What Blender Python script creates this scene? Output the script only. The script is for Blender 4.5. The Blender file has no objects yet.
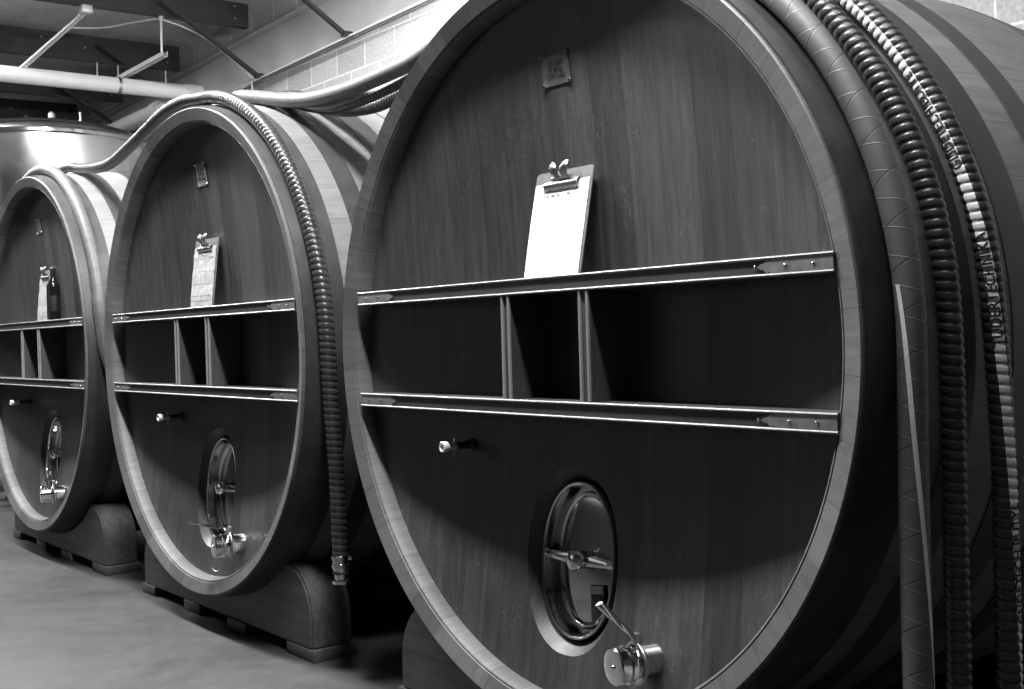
import bpy, bmesh, math, random
from mathutils import Vector, Matrix
random.seed(7)
PI = math.pi
scn = bpy.context.scene
C = bpy.data.collections.new('cellar'); scn.collection.children.link(C)

# ------------------------------------------------------------------ helpers
class MB:
    """collects polygons, then links them as one mesh object"""
    def __init__(s): s.v = []; s.f = []; s.uv = {}
    def add(s, vs, fs, M=None):
        o = len(s.v)
        s.v += [tuple(M @ Vector(p)) if M is not None else tuple(p) for p in vs]
        s.f += [tuple(i + o for i in f) for f in fs]
        return s
    def box(s, x0, x1, y0, y1, z0, z1, bev=0.0, M=None, seg=2):
        bm = bmesh.new()
        bmesh.ops.create_cube(bm, size=1)
        for v in bm.verts:
            v.co = Vector(((x0 + x1) / 2 + v.co.x * (x1 - x0), (y0 + y1) / 2 + v.co.y * (y1 - y0), (z0 + z1) / 2 + v.co.z * (z1 - z0)))
        if bev: bmesh.ops.bevel(bm, geom=bm.edges[:], offset=bev, segments=seg, affect='EDGES', profile=0.5)
        return s.bm(bm, M)
    def bm(s, bm, M=None):
        bm.verts.index_update()
        s.add([v.co.copy() for v in bm.verts], [[v.index for v in f.verts] for f in bm.faces], M)
        bm.free(); return s
    def lathe(s, prof, n=32, M=None, a0=0.0, a1=2 * PI, caps=True):
        """prof = [(r, h)]; turned about local Z"""
        full = abs(a1 - a0 - 2 * PI) < 1e-6
        m = n if full else n + 1
        vs = []; fs = []
        for r, h in prof:
            for i in range(m):
                a = a0 + (a1 - a0) * i / n
                vs.append((r * math.cos(a), r * math.sin(a), h))
        for j in range(len(prof) - 1):
            for i in range(n):
                k = (i + 1) % m
                fs.append((j * m + i, j * m + k, (j + 1) * m + k, (j + 1) * m + i))
        if full and caps:
            if prof[0][0] > 1e-6: fs.append(tuple(range(m - 1, -1, -1)))
            if prof[-1][0] > 1e-6: fs.append(tuple((len(prof) - 1) * m + i for i in range(m)))
        return s.add(vs, fs, M)
    def prism(s, poly, h0, h1, bev=0.0, M=None):
        """poly in local XY, extruded along Z"""
        bm = bmesh.new()
        a = [bm.verts.new((x, y, h0)) for x, y in poly]
        f = bm.faces.new(a)
        r = bmesh.ops.extrude_face_region(bm, geom=[f])
        for v in r['geom']:
            if isinstance(v, bmesh.types.BMVert): v.co.z = h1
        bmesh.ops.recalc_face_normals(bm, faces=bm.faces)
        if bev: bmesh.ops.bevel(bm, geom=[e for e in bm.edges if e.calc_face_angle(0) > 0.5], offset=bev, segments=2, affect='EDGES', profile=0.5)
        return s.bm(bm, M)
    def tube(s, pts, r, n=12, caps=True, closed=False):
        pts = [Vector(p) for p in pts]
        N = len(pts); vs = []; fs = []
        t0 = (pts[1] - pts[0]).normalized()
        ref = Vector((0, 0, 1)) if abs(t0.z) < 0.9 else Vector((1, 0, 0))
        u = t0.cross(ref).normalized()
        for i in range(N):
            if closed: t = (pts[(i + 1) % N] - pts[i - 1]).normalized()
            else: t = (pts[min(i + 1, N - 1)] - pts[max(i - 1, 0)]).normalized()
            u = (u - t * u.dot(t)).normalized(); w = t.cross(u)
            rr = r[i] if isinstance(r, (list, tuple)) else r
            for k in range(n):
                a = 2 * PI * k / n
                vs.append(pts[i] + rr * (math.cos(a) * u + math.sin(a) * w))
        for i in range(N if closed else N - 1):
            j = (i + 1) % N
            for k in range(n):
                l = (k + 1) % n
                fs.append((i * n + k, i * n + l, j * n + l, j * n + k))
        if caps and not closed:
            fs.append(tuple(range(n - 1, -1, -1))); fs.append(tuple((N - 1) * n + k for k in range(n)))
        return s.add(vs, fs)
    def mesh(s, name, mat, sharp=35):
        me = bpy.data.meshes.new(name)
        me.from_pydata([tuple(v) for v in s.v], [], s.f)
        me.validate(); me.update()
        b = bmesh.new(); b.from_mesh(me); bmesh.ops.recalc_face_normals(b, faces=b.faces); b.to_mesh(me); b.free()
        if mat: me.materials.append(mat)
        for p in me.polygons: p.use_smooth = True
        me.set_sharp_from_angle(angle=math.radians(sharp))
        return me
    def build(s, name, mat, parent=None, sharp=35):
        return put(name, s.mesh(name, mat, sharp), parent)

def put(name, me, parent=None):
    o = bpy.data.objects.new(name, me); C.objects.link(o)
    if parent is not None: o.parent = parent
    return o
def tag(o, label, cat, group=None, kind=None):
    if label: o['label'] = label
    if cat: o['category'] = cat
    if group: o['group'] = group
    if kind: o['kind'] = kind
    return o
def thing(name, label, cat, loc=(0, 0, 0), group=None):
    o = bpy.data.objects.new(name, None); C.objects.link(o); o.location = loc
    o.empty_display_size = 0.1
    return tag(o, label, cat, group)
def struct(o): o['kind'] = 'structure'; return o
def T(x, y, z): return Matrix.Translation((x, y, z))
ALONG_Y = Matrix.Rotation(-PI / 2, 4, 'X')      # local Z -> +Y
def axis_to(p, q):
    d = Vector(q) - Vector(p)
    return Matrix.Translation(p) @ d.to_track_quat('Z', 'Y').to_matrix().to_4x4()

# ------------------------------------------------------------------ materials
class NT:
    def __init__(s, name):
        s.m = bpy.data.materials.new(name); s.m.use_nodes = True
        s.t = s.m.node_tree; s.b = s.t.nodes['Principled BSDF']
    def n(s, kind, **kw):
        o = s.t.nodes.new('ShaderNode' + kind)
        for k, v in kw.items():
            if k.startswith('i_'):
                key = k[2:]; key = int(key) if key.isdigit() else key.replace('_', ' ')
                if hasattr(v, 'is_output'): s.t.links.new(v, o.inputs[key])
                else: o.inputs[key].default_value = v
            else: setattr(o, k, v)
        return o
    def link(s, a, b): s.t.links.new(a, b)
    def math(s, op, a, b=0.0, c=0.0):
        o = s.n('Math', operation=op)
        for i, x in enumerate((a, b, c)):
            if hasattr(x, 'is_output'): s.link(x, o.inputs[i])
            else: o.inputs[i].default_value = x
        return o.outputs[0]
    def ramp(s, fac, stops):
        o = s.n('ValToRGB'); s.link(fac, o.inputs[0])
        e = o.color_ramp.elements
        while len(e) < len(stops): e.new(0.5)
        for k, (p, v) in zip(e, stops): k.position = p; k.color = (v, v, v, 1)
        return o.outputs[0]
    def coord(s, out='Object'): return s.n('TexCoord').outputs[out]
    def mapping(s, vec, scale=(1, 1, 1), loc=(0, 0, 0)):
        return s.n('Mapping', i_0=vec, i_1=loc, i_3=scale).outputs[0]
    def noise(s, vec, scale=5.0, detail=4.0, rough=0.55, dist=0.0):
        return s.n('TexNoise', i_Vector=vec, i_Scale=scale, i_Detail=detail, i_Roughness=rough, i_Distortion=dist).outputs['Fac']
    def bump(s, h, strength=0.3, dist=0.01):
        o = s.n('Bump', i_Strength=strength, i_Distance=dist, i_Height=h); s.link(o.outputs[0], s.b.inputs['Normal'])
    def set(s, **kw):
        for k, v in kw.items():
            key = k.replace('_', ' ')
            if hasattr(v, 'is_output'): s.link(v, s.b.inputs[key])
            else: s.b.inputs[key].default_value = v if not (key == 'Base Color' and isinstance(v, float)) else (v, v, v, 1)
        return s.m

def plain(name, col, rough=0.5, metal=0.0, vary=0.15, scale=18.0, bump=0.0):
    t = NT(name); co = t.coord()
    f = t.noise(co, scale, 5)
    c = t.ramp(f, [(0.3, max(0, col * (1 - vary))), (0.7, col * (1 + vary))])
    if bump: t.bump(f, bump, 0.004)
    r = t.ramp(f, [(0.3, rough * 0.85), (0.7, min(1, rough * 1.15))])
    return t.set(Base_Color=c, Roughness=r, Metallic=metal)

def planks(name, base, width=0.118, grain_axis='z', seam=0.35, flecks=False, rough=0.45, spread=0.5, spec=0.5):
    """straight boards side by side along local X, grain along grain_axis"""
    t = NT(name); co = t.coord()
    sp = t.n('SeparateXYZ', i_0=co)
    x = sp.outputs[0]
    u = t.math('DIVIDE', x, width)
    idx = t.math('FLOOR', u); fr = t.math('FRACT', u)
    jit = t.n('TexWhiteNoise', noise_dimensions='1D', i_W=idx).outputs['Value']
    sc = {'z': (38, 20, 2.2), 'x': (2.2, 38, 38), 'y': (38, 2.2, 38)}[grain_axis]
    off = t.n('CombineXYZ', i_0=0.0, i_1=t.math('MULTIPLY', jit, 37.0), i_2=t.math('MULTIPLY', jit, 91.0)).outputs[0]
    v = t.n('VectorMath', operation='ADD', i_0=t.mapping(co, sc), i_1=off).outputs[0]
    g = t.noise(v, 1.0, 6, 0.62, 0.35)
    fine = t.noise(t.mapping(co, tuple(a * 5 for a in sc)), 1.0, 3, 0.6)
    gg = t.math('ADD', t.math('MULTIPLY', g, 0.65), t.math('MULTIPLY', fine, 0.35))
    lum = t.ramp(gg, [(0.32, 0.5), (0.5, 0.98), (0.68, 1.5)])
    lum = t.n('RGBToBW', i_0=lum).outputs[0]
    lum = t.math('MULTIPLY', lum, t.math('ADD', 1 - spread / 2, t.math('MULTIPLY', jit, spread)))
    d = t.math('MINIMUM', fr, t.math('SUBTRACT', 1.0, fr))
    sm = t.n('MapRange', i_0=d, i_1=0.0, i_2=0.012, i_3=seam, i_4=1.0).outputs[0]
    lum = t.math('MULTIPLY', lum, sm)
    if flecks:
        w = t.noise(t.mapping(co, (26, 5, 15)), 1.0, 2, 0.5, 1.6)
        ridge = t.math('ABSOLUTE', t.math('SUBTRACT', w, 0.5))
        line = t.n('MapRange', i_0=ridge, i_1=0.0, i_2=0.010, i_3=1.0, i_4=0.0).outputs[0]
        mask = t.n('MapRange', i_0=t.noise(t.mapping(co, (5.5, 1, 2.4), (3.3, 0, 1.2)), 1.0, 1), i_1=0.54, i_2=0.62, i_3=0.0, i_4=1.0).outputs[0]
        lum = t.math('ADD', lum, t.math('MULTIPLY', t.math('MULTIPLY', line, mask), 1.3))
    col = t.math('MULTIPLY', lum, base)
    c = t.n('CombineColor', i_0=col, i_1=col, i_2=col).outputs[0]
    t.bump(t.math('MULTIPLY', gg, sm), 0.12, 0.003)
    t.b.inputs['Specular IOR Level'].default_value = spec
    return t.set(Base_Color=c, Roughness=rough)

def staves(name, base, n=46):
    """staves round local Y: boards on the side, end grain on the chime"""
    t = NT(name); co = t.coord()
    sp = t.n('SeparateXYZ', i_0=co)
    ang = t.math('ARCTAN2', sp.outputs[0], sp.outputs[2])
    u = t.math('MULTIPLY', t.math('ADD', ang, PI), n / (2 * PI))
    idx = t.math('FLOOR', u); fr = t.math('FRACT', u)
    jit = t.n('TexWhiteNoise', noise_dimensions='1D', i_W=idx).outputs['Value']
    rad = t.n('VectorMath', operation='LENGTH', i_0=t.n('CombineXYZ', i_0=sp.outputs[0], i_1=0.0, i_2=sp.outputs[2]).outputs[0]).outputs['Value']
    v = t.n('CombineXYZ', i_0=t.math('MULTIPLY', u, 5.0), i_1=t.math('ADD', t.math('MULTIPLY', sp.outputs[1], 2.5), t.math('MULTIPLY', jit, 50)), i_2=t.math('MULTIPLY', rad, 9)).outputs[0]
    g = t.noise(v, 1.3, 6, 0.62, 0.5)
    blot = t.noise(co, 3.5, 3, 0.6)
    streak = t.noise(t.n('CombineXYZ', i_0=t.math('MULTIPLY', u, 11.0), i_1=t.math('MULTIPLY', sp.outputs[1], 6.0), i_2=t.math('MULTIPLY', rad, 6.0)).outputs[0], 1.0, 3)
    a = t.math('ADD', t.math('ADD', t.math('MULTIPLY', g, 0.5), t.math('MULTIPLY', blot, 0.25)), t.math('MULTIPLY', streak, 0.25))
    lum = t.n('RGBToBW', i_0=t.ramp(a, [(0.3, 0.6), (0.5, 1.0), (0.7, 1.35)])).outputs[0]
    lum = t.math('MULTIPLY', lum, t.math('ADD', 0.78, t.math('MULTIPLY', jit, 0.44)))
    d = t.math('MINIMUM', fr, t.math('SUBTRACT', 1.0, fr))
    sm = t.n('MapRange', i_0=d, i_1=0.0, i_2=0.013, i_3=0.45, i_4=1.0).outputs[0]
    lum = t.math('MULTIPLY', lum, sm)
    col = t.math('MULTIPLY', lum, base)
    c = t.n('CombineColor', i_0=col, i_1=col, i_2=col).outputs[0]
    t.bump(t.math('MULTIPLY', a, sm), 0.2, 0.004)
    return t.set(Base_Color=c, Roughness=0.55)

M = {}
M['head'] = planks('oak_head', 0.050, 0.128, 'z', 0.5, True, 0.42, 0.6)
M['rail'] = planks('oak_rail', 0.045, 0.5, 'x', 1.0, False, 0.4, 0.2)
M['bead'] = plain('bead_varnished_oak', 0.24, 0.28, 0.0, 0.12, 2.0)
M['divider'] = planks('oak_divider', 0.06, 0.3, 'z', 1.0, False, 0.45, 0.2)
M['stave'] = staves('oak_staves', 0.15)
M['chime'] = staves('oak_chime', 0.105)
M['hoop'] = plain('black_steel_hoop', 0.035, 0.42, 0.0, 0.3, 9)
M['cradle'] = planks('oak_cradle', 0.075, 0.9, 'x', 1.0, False, 0.6, 0.2)
M['steel'] = plain('polished_steel', 0.62, 0.13, 1.0, 0.06, 6)
M['mirror'] = plain('mirror_steel', 0.55, 0.07, 1.0, 0.05, 4)
M['tanksteel'] = plain('tank_steel', 0.62, 0.2, 1.0, 0.08, 3)
M['dullsteel'] = plain('dull_steel', 0.4, 0.35, 1.0, 0.15, 20)
M['darkpart'] = plain('dark_plastic', 0.02, 0.35)
M['strap'] = plain('zinc_strap', 0.30, 0.42, 0.7, 0.12, 40)
M['paper'] = plain('white_paper', 0.86, 0.7, 0, 0.02)
M['ink'] = plain('printed_ink', 0.015, 0.6)
M['faintink'] = plain('pencil_ink', 0.35, 0.7)
M['board'] = plain('hardboard', 0.14, 0.5, 0, 0.2, 60)
M['sleeve'] = plain('plastic_sleeve', 0.42, 0.16, 0, 0.25, 30, 0.5)
M['greycard'] = plain('grey_card', 0.075, 0.55, 0, 0.12, 40)
M['palecard'] = plain('pale_card', 0.25, 0.25, 0, 0.2, 40)
M['glass'] = plain('black_glass', 0.008, 0.08)
M['label'] = plain('dark_label', 0.008, 0.5)
M['rubber'] = plain('dark_rubber', 0.032, 0.32, 0, 0.25, 25)
M['stripe'] = plain('white_stripe', 0.62, 0.5, 0, 0.12, 60)
M['pvc'] = plain('white_pipe', 0.72, 0.45, 0, 0.04, 8)
M['purlin'] = plain('dark_painted_steel', 0.022, 0.5, 0, 0.25, 6)
M['girder'] = plain('grey_painted_steel', 0.42, 0.5, 0, 0.12, 3)
M['bolt'] = plain('bolt_steel', 0.3, 0.4, 0.6)
M['conduit'] = plain('galvanised_conduit', 0.65, 0.35, 0.3, 0.08)

def mk_floor():
    t = NT('concrete'); co = t.coord()
    a = t.noise(co, 1.3, 8, 0.62, 0.4); b = t.noise(co, 9, 6, 0.6); s = t.noise(co, 60, 2)
    f = t.math('ADD', t.math('ADD', t.math('MULTIPLY', a, 0.5), t.math('MULTIPLY', b, 0.35)), t.math('MULTIPLY', s, 0.15))
    c = t.ramp(f, [(0.34, 0.026), (0.5, 0.045), (0.66, 0.07)])
    t.bump(f, 0.15, 0.006)
    return t.set(Base_Color=c, Roughness=t.ramp(a, [(0.3, 0.45), (0.7, 0.65)]))
def mk_wall():
    t = NT('painted_block'); co = t.coord()
    sp = t.n('SeparateXYZ', i_0=co)
    v = t.n('CombineXYZ', i_0=t.math('ADD', sp.outputs[0], 0.2032 + 40.64), i_1=sp.outputs[2], i_2=0.0).outputs[0]
    br = t.n('TexBrick', i_Vector=v, i_Scale=1.0, i_Color1=(0.46, 0.46, 0.46, 1), i_Color2=(0.56, 0.56, 0.56, 1), i_Mortar=(0.86, 0.86, 0.86, 1))
    br.inputs['Mortar Size'].default_value = 0.006; br.inputs['Brick Width'].default_value = 0.4064; br.inputs['Row Height'].default_value = 0.2032
    br.inputs['Mortar Smooth'].default_value = 0.1
    br.offset = 0.5; br.offset_frequency = 2
    n = t.noise(co, 45, 6, 0.7)
    mx = t.n('MixRGB', blend_type='MULTIPLY', i_0=0.6, i_1=br.outputs[0], i_2=t.ramp(n, [(0.35, 0.6), (0.6, 1.15)]))
    t.bump(t.math('SUBTRACT', n, t.math('MULTIPLY', br.outputs['Fac'], 0.8)), 0.4, 0.008)
    return t.set(Base_Color=mx.outputs[0], Roughness=0.85)
def mk_ceiling():
    t = NT('vinyl_insulation'); co = t.coord()
    a = t.noise(t.mapping(co, (1.2, 4.0, 1)), 1.0, 3, 0.5, 0.8); b = t.noise(co, 12, 4)
    t.bump(t.math('ADD', a, t.math('MULTIPLY', b, 0.15)), 0.6, 0.06)
    return t.set(Base_Color=t.ramp(b, [(0.3, 0.6), (0.7, 0.74)]), Roughness=0.5)
def mk_hose_wrap():
    """smooth hose with faint spiral wrap lines, uses the UV (length metres, turn)"""
    t = NT('wrapped_rubber'); co = t.coord('UV'); sp = t.n('SeparateXYZ', i_0=co)
    a = t.math('FRACT', t.math('ADD', t.math('DIVIDE', sp.outputs[0], 0.062), sp.outputs[1]))
    b = t.math('FRACT', t.math('SUBTRACT', t.math('DIVIDE', sp.outputs[0], 0.093), sp.outputs[1]))
    l1 = t.n('MapRange', i_0=t.math('ABSOLUTE', t.math('SUBTRACT', a, 0.5)), i_1=0.0, i_2=0.03, i_3=1.0, i_4=0.0).outputs[0]
    l2 = t.n('MapRange', i_0=t.math('ABSOLUTE', t.math('SUBTRACT', b, 0.5)), i_1=0.0, i_2=0.025, i_3=1.0, i_4=0.0).outputs[0]
    n = t.noise(t.coord(), 22, 5)
    v = t.math('ADD', t.math('ADD', 0.065, t.math('MULTIPLY', n, 0.045)), t.math('SUBTRACT', t.math('MULTIPLY', l1, 0.06), t.math('MULTIPLY', l2, 0.06)))
    t.bump(t.math('SUBTRACT', l1, l2), 0.3, 0.002)
    return t.set(Base_Color=t.n('CombineColor', i_0=v, i_1=v, i_2=v).outputs[0], Roughness=0.5)
def mk_scale():
    t = NT('graduated_scale'); sp = t.n('SeparateXYZ', i_0=t.coord())
    f = t.math('FRACT', t.math('DIVIDE', sp.outputs[2], .05))
    tick = t.math('LESS_THAN', f, .16)
    v = t.math('SUBTRACT', .6, t.math('MULTIPLY', tick, .45))
    return t.set(Base_Color=t.n('CombineColor', i_0=v, i_1=v, i_2=v).outputs[0], Roughness=.5)
M['scale'] = mk_scale()
M['floor'] = mk_floor(); M['wall'] = mk_wall(); M['ceiling'] = mk_ceiling(); M['wrap'] = mk_hose_wrap()

# ------------------------------------------------------------------ camera (solved from the photograph's rims and rails)
F_PX, YAW, PITCH, ROLL = 1164.84, 0.90397, -0.00821, -0.0276
EYE = Vector((2.48469, -2.04506, 0.03516))
FLOOR = -1.215
fw = Vector((-math.sin(YAW) * math.cos(PITCH), math.cos(YAW) * math.cos(PITCH), math.sin(PITCH)))
rt = Vector((math.cos(YAW), math.sin(YAW), 0)); up = rt.cross(fw)
r2 = math.cos(ROLL) * rt + math.sin(ROLL) * up; u2 = -math.sin(ROLL) * rt + math.cos(ROLL) * up
cam = bpy.data.cameras.new('camera'); cam.sensor_fit = 'HORIZONTAL'; cam.sensor_width = 36; cam.lens = F_PX / 1024 * 36
cam.clip_start = 0.05; cam.clip_end = 100
co = bpy.data.objects.new('camera', cam); C.objects.link(co)
co.matrix_world = Matrix(((r2.x, u2.x, -fw.x, EYE.x), (r2.y, u2.y, -fw.y, EYE.y), (r2.z, u2.z, -fw.z, EYE.z), (0, 0, 0, 1)))
scn.camera = co

# ------------------------------------------------------------------ setting
def slab(name, x0, x1, y0, y1, z0, z1, m): return struct(MB().box(x0, x1, y0, y1, z0, z1).build(name, m))
CEIL = 2.84; WALLY = 2.45
slab('floor', -14, 5.5, -8, WALLY + .2, FLOOR - .1, FLOOR, M['floor'])
# block wall: local origin on the floor so that the courses start there
w = MB().box(-14, 5.5, 0, .2, 0, CEIL - FLOOR).build('wall_back', M['wall']); w.location = (0, WALLY, FLOOR); struct(w)
slab('ceiling', -14, 5.5, -8, WALLY + .2, CEIL, CEIL + .05, M['ceiling'])
M['plaster'] = plain('dim_plaster', 0.06, 0.8, 0, 0.1, 2)
slab('wall_front', -14, 5.5, -8.2, -8, FLOOR - .1, CEIL + .05, M['plaster'])
slab('wall_left', -14.2, -14, -8.2, WALLY + .2, FLOOR - .1, CEIL + .05, M['plaster'])
slab('wall_right', 5.5, 5.7, -8.2, WALLY + .2, FLOOR - .1, CEIL + .05, M['plaster'])

# ------------------------------------------------------------------ roof steel
g = thing('steel_girder', 'long grey steel girder running above the block wall under the roof', 'girder', (0, 2.30, 2.325))
g.rotation_euler = (0, -.021, 0)
YZ = Matrix(((0, 0, 1, 0), (1, 0, 0, 0), (0, 1, 0, 0), (0, 0, 0, 1)))      # local XY -> (y, z), Z -> x
MB().box(-13.9, 5.4, .085, .097, .03, .395).build('web', M['girder'], g)
MB().prism([(0, 0), (.148, .07), (.148, .082), (0, .012)], -13.9, 5.4, 0, YZ).build('flange', M['girder'], g)
MB().box(-13.9, 5.4, 0, .148, .395, .407, .003).build('flange', M['girder'], g)
MB().box(-13.9, 5.4, -.005, 0, .0, .013, .001).build('lip_highlight', M['pvc'], g)  # white strip painting in the highlight along the lower flange edge

pur_lab = {-6.51: 'dark steel roof purlin nearest the camera, cut by the top edge of the photo',
           -7.96: 'dark steel roof purlin second from the camera, above the white pipe',
           -9.44: 'dark steel roof purlin seen just beneath the white pipe',
           -10.88: 'dark steel roof purlin farthest back, behind the dome of the steel tank'}
for x, lab in pur_lab.items():
    p = thing('roof_purlin', lab, 'beam', (x, 0, {-6.51: 2.618, -7.96: 2.545, -9.44: 2.514, -10.88: 2.514}[x]), 'steel roof purlins')
    p.rotation_euler = (.012, 0, 0)
    m = MB(); m.prism([(.0, 0), (.07, 0), (.07, .02), (.066, .02), (.066, .004), (.004, .004), (.004, .216), (.066, .216), (.066, .2), (.07, .2), (.07, .22), (0, .22)], -3.0, 2.29, 0, Matrix(((1, 0, 0, 0), (0, 0, 1, 0), (0, 1, 0, 0), (0, 0, 0, 1))))
    m.build('channel', M['purlin'], p)
    # web faces the camera side too
    MB().box(.07, .074, -3.0, 2.29, 0, .22).build('face_plate', M['purlin'], p)
    for by in (2.17, 1.58, 1.42, 1.05):
        for bz in ((.06, .16) if by in (2.17, 1.05) else (.11,)):
            MB().lathe([(0, 0), (.009, 0), (.009, .004), (.005, .006), (0, .006)], 8, T(.074, by, bz) @ Matrix.Rotation(PI / 2, 4, 'Y')).build('bolt', M['bolt'], p)

br_lab = {-4.87: 'dark diagonal strut nearest the camera, ending beside the bright block wall',
          -6.29: 'long dark diagonal strut coming down to the girder behind the middle cask',
          -7.74: 'thin diagonal strut passing behind the long white pipe toward the girder',
          -9.18: 'dark diagonal strut just above the steel tank dome'}
for x, lab in br_lab.items():
    b = thing('diagonal_strut', lab, 'strut', (x, 2.285, 2.325 + .021 * x + .012), 'diagonal roof struts')
    d = Vector((0, -.786, .4926)); L = d.length
    Mx = Matrix.Rotation(0, 4, 'X') @ axis_to((0, 0, 0), d)
    m = MB().box(-.022, .022, -.003, .003, 0, L, 0, Mx); m.box(-.022, -.016, -.003, .04, 0, L, 0, Mx)
    m.build('angle_bar', M['purlin'], b)
    MB().box(-.03, .03, -.02, .05, -.006, .03).build('gusset', M['purlin'], b)

# ------------------------------------------------------------------ pipes near the roof
pa = thing('overhead_pipe', 'long white pipe running under the purlins toward the block wall', 'pipe', (-7.13, .035, 2.188))
pa.rotation_euler = (.008, 0, 0)
MB().lathe([(.065, -3.0), (.065, 2.08)], 32, ALONG_Y).build('tube', M['pvc'], pa)
MB().lathe([(.065, 1.98), (.072, 1.98), (.072, 2.12), (.055, 2.13), (.055, 2.12)], 32, ALONG_Y, caps=False).build('end_socket', M['pvc'], pa)
def ring(y): return MB().lathe([(.066, y - .012), (.069, y - .012), (.069, y + .012), (.066, y + .012)], 32, ALONG_Y, caps=False)
cl = ring(1.4).build('clamp', M['dullsteel'], pa)
pb = thing('overhead_pipe', 'short white pipe ending in a coupling between the tank and middle cask', 'pipe', (-8.03, 2.13, 2.23))
XM = Matrix.Rotation(-PI / 2, 4, 'Y')
MB().lathe([(.058, 0), (.058, 3.2)], 32, XM).build('tube', M['pvc'], pb)
MB().lathe([(.03, -.16), (.034, -.155), (.034, -.03), (.066, -.02), (.07, 0), (.07, .1), (.062, .105)], 32, XM).build('coupling', M['pvc'], pb)

st = thing('strut_channel', 'white metal strut channel hung above the long white pipe', 'channel', (0, 1.523, 2.288))
m = MB()
for a in ((-7.40, -6.33, -.02, -.016, 0, .04), (-7.40, -6.33, .016, .02, 0, .04), (-7.40, -6.33, -.02, .02, 0, .004)): m.box(*a)
m.build('rail', M['conduit'], st)
MB().tube([(-6.40, 0, .0), (-6.40, 0, .325)], .009, 8).build('threaded_rod', M['conduit'], st)
MB().lathe([(0, .3), (.02, .3), (.02, .33), (0, .33)], 8, T(-6.40, 0, 0)).build('rod_nut', M['conduit'], st)
for (x, y, lab) in ((-7.89, 1.523, 'left thin hanger rod below the second purlin'), (-7.89, 1.71, 'middle thin hanger rod below the second purlin'), (-7.89, 2.15, 'right thin hanger rod at the end of the second purlin')):
    h = thing('hanger_rod', lab, 'rod', (x, y, 2.395), 'thin hanger rods')
    MB().tube([(0, 0, 0), (0, 0, .16)], .008, 8).build('rod', M['conduit'], h)
    MB().lathe([(0, -.01), (.016, -.01), (.016, .012), (0, .012)], 6).build('nut', M['conduit'], h)

jb = thing('junction_box', 'small pale junction box under the nearest purlin with two conduits', 'box', (-6.40, .936, 2.56))
MB().box(-.045, .045, -.04, .04, 0, .05, .005).build('box', M['conduit'], jb)
MB().box(-.048, .048, -.043, .043, -.006, 0, .002).build('cover', M['conduit'], jb)
for k in (0, 1):
    MB().tube([(-.03, -.012 + .024 * k, .02), (-.09, -.03 + .024 * k, -.02), (-.735, -.30 + .03 * k, -.325)], .010, 8).build('conduit', M['conduit'], jb)
def spline(pts, n=12):
    pts = [Vector(p) for p in pts]; P = [2 * pts[0] - pts[1]] + pts + [2 * pts[-1] - pts[-2]]; out = []
    for i in range(1, len(P) - 2):
        a, b, c_, d = P[i - 1], P[i], P[i + 1], P[i + 2]
        for k in range(n):
            t = k / n
            out.append(.5 * ((2 * b) + (-a + c_) * t + (2 * a - 5 * b + 4 * c_ - d) * t * t + (-a + 3 * b - 3 * c_ + d) * t ** 3))
    out.append(pts[-1]); return out
cb = MB().tube(spline([(-6.931, 0.936, 2.566), (-6.805, 1.209, 2.576), (-6.543, 1.418, 2.597), (-6.449, 1.576, 2.603), (-6.438, 1.932, 2.493), (-6.38, 2.292, 2.21)]), .007, 8).build('electrical_cable', M['conduit'])
tag(cb, 'thin grey cable sagging under the purlins between the junction box and girder', 'cable')
bk = MB().tube([(-6.74, 2.292, 2.155), (-6.42, 2.292, 2.19), (-6.40, 2.292, 2.095)], .008, 8).build('pipe_bracket', M['conduit'])
tag(bk, 'small white bent bracket on the girder behind the middle cask', 'bracket')

# ------------------------------------------------------------------ steel tank
tk = thing('steel_tank', 'tall polished stainless steel tank with domed top behind the farthest cask', 'tank', (-8, 1.1, FLOOR))
Z = lambda z: z - FLOOR - .06
MB().lathe([(.2, .25), (.78, .42), (.8, .45), (.8, Z(1.85))], 96, caps=False).build('shell', M['tanksteel'], tk)
MB().lathe([(.8, Z(1.84)), (.825, Z(1.85)), (.825, Z(1.875)), (.8, Z(1.885))], 96, caps=False).build('lip', M['steel'], tk)
MB().lathe([(.8 * math.cos(a), Z(1.885) + .16 * math.sin(a)) for a in [i * PI / 2 / 14 for i in range(15)]], 96, caps=False).build('dome', M['tanksteel'], tk)
for a in (.4, 2.5, 4.6):
    MB().lathe([(.06, 0), (.06, .02), (.04, .03), (.04, .5)], 16, T(.62 * math.cos(a), .62 * math.sin(a), 0)).build('leg', M['dullsteel'], tk)
rv = MB().lathe([(0, 0), (.03, 0), (.03, .02), (.018, .03), (.018, .07), (.03, .075), (.03, .11), (.01, .13), (0, .13)], 16, T(.0, .05, Z(2.03))).build('relief_valve', M['conduit'], tk)
hz = MB().box(-.05, .05, -.012, .012, 0, .12, .004, T(.42, -.28, Z(1.9)) @ Matrix.Rotation(-.5, 4, 'Z') @ Matrix.Rotation(.5, 4, 'Y')).build('lid_clamp', M['steel'], tk)
MB().tube([(.3, .2, Z(2.02)), (.3, .2, Z(2.12))], .01, 8).build('vent_pipe', M['conduit'], tk)
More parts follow.
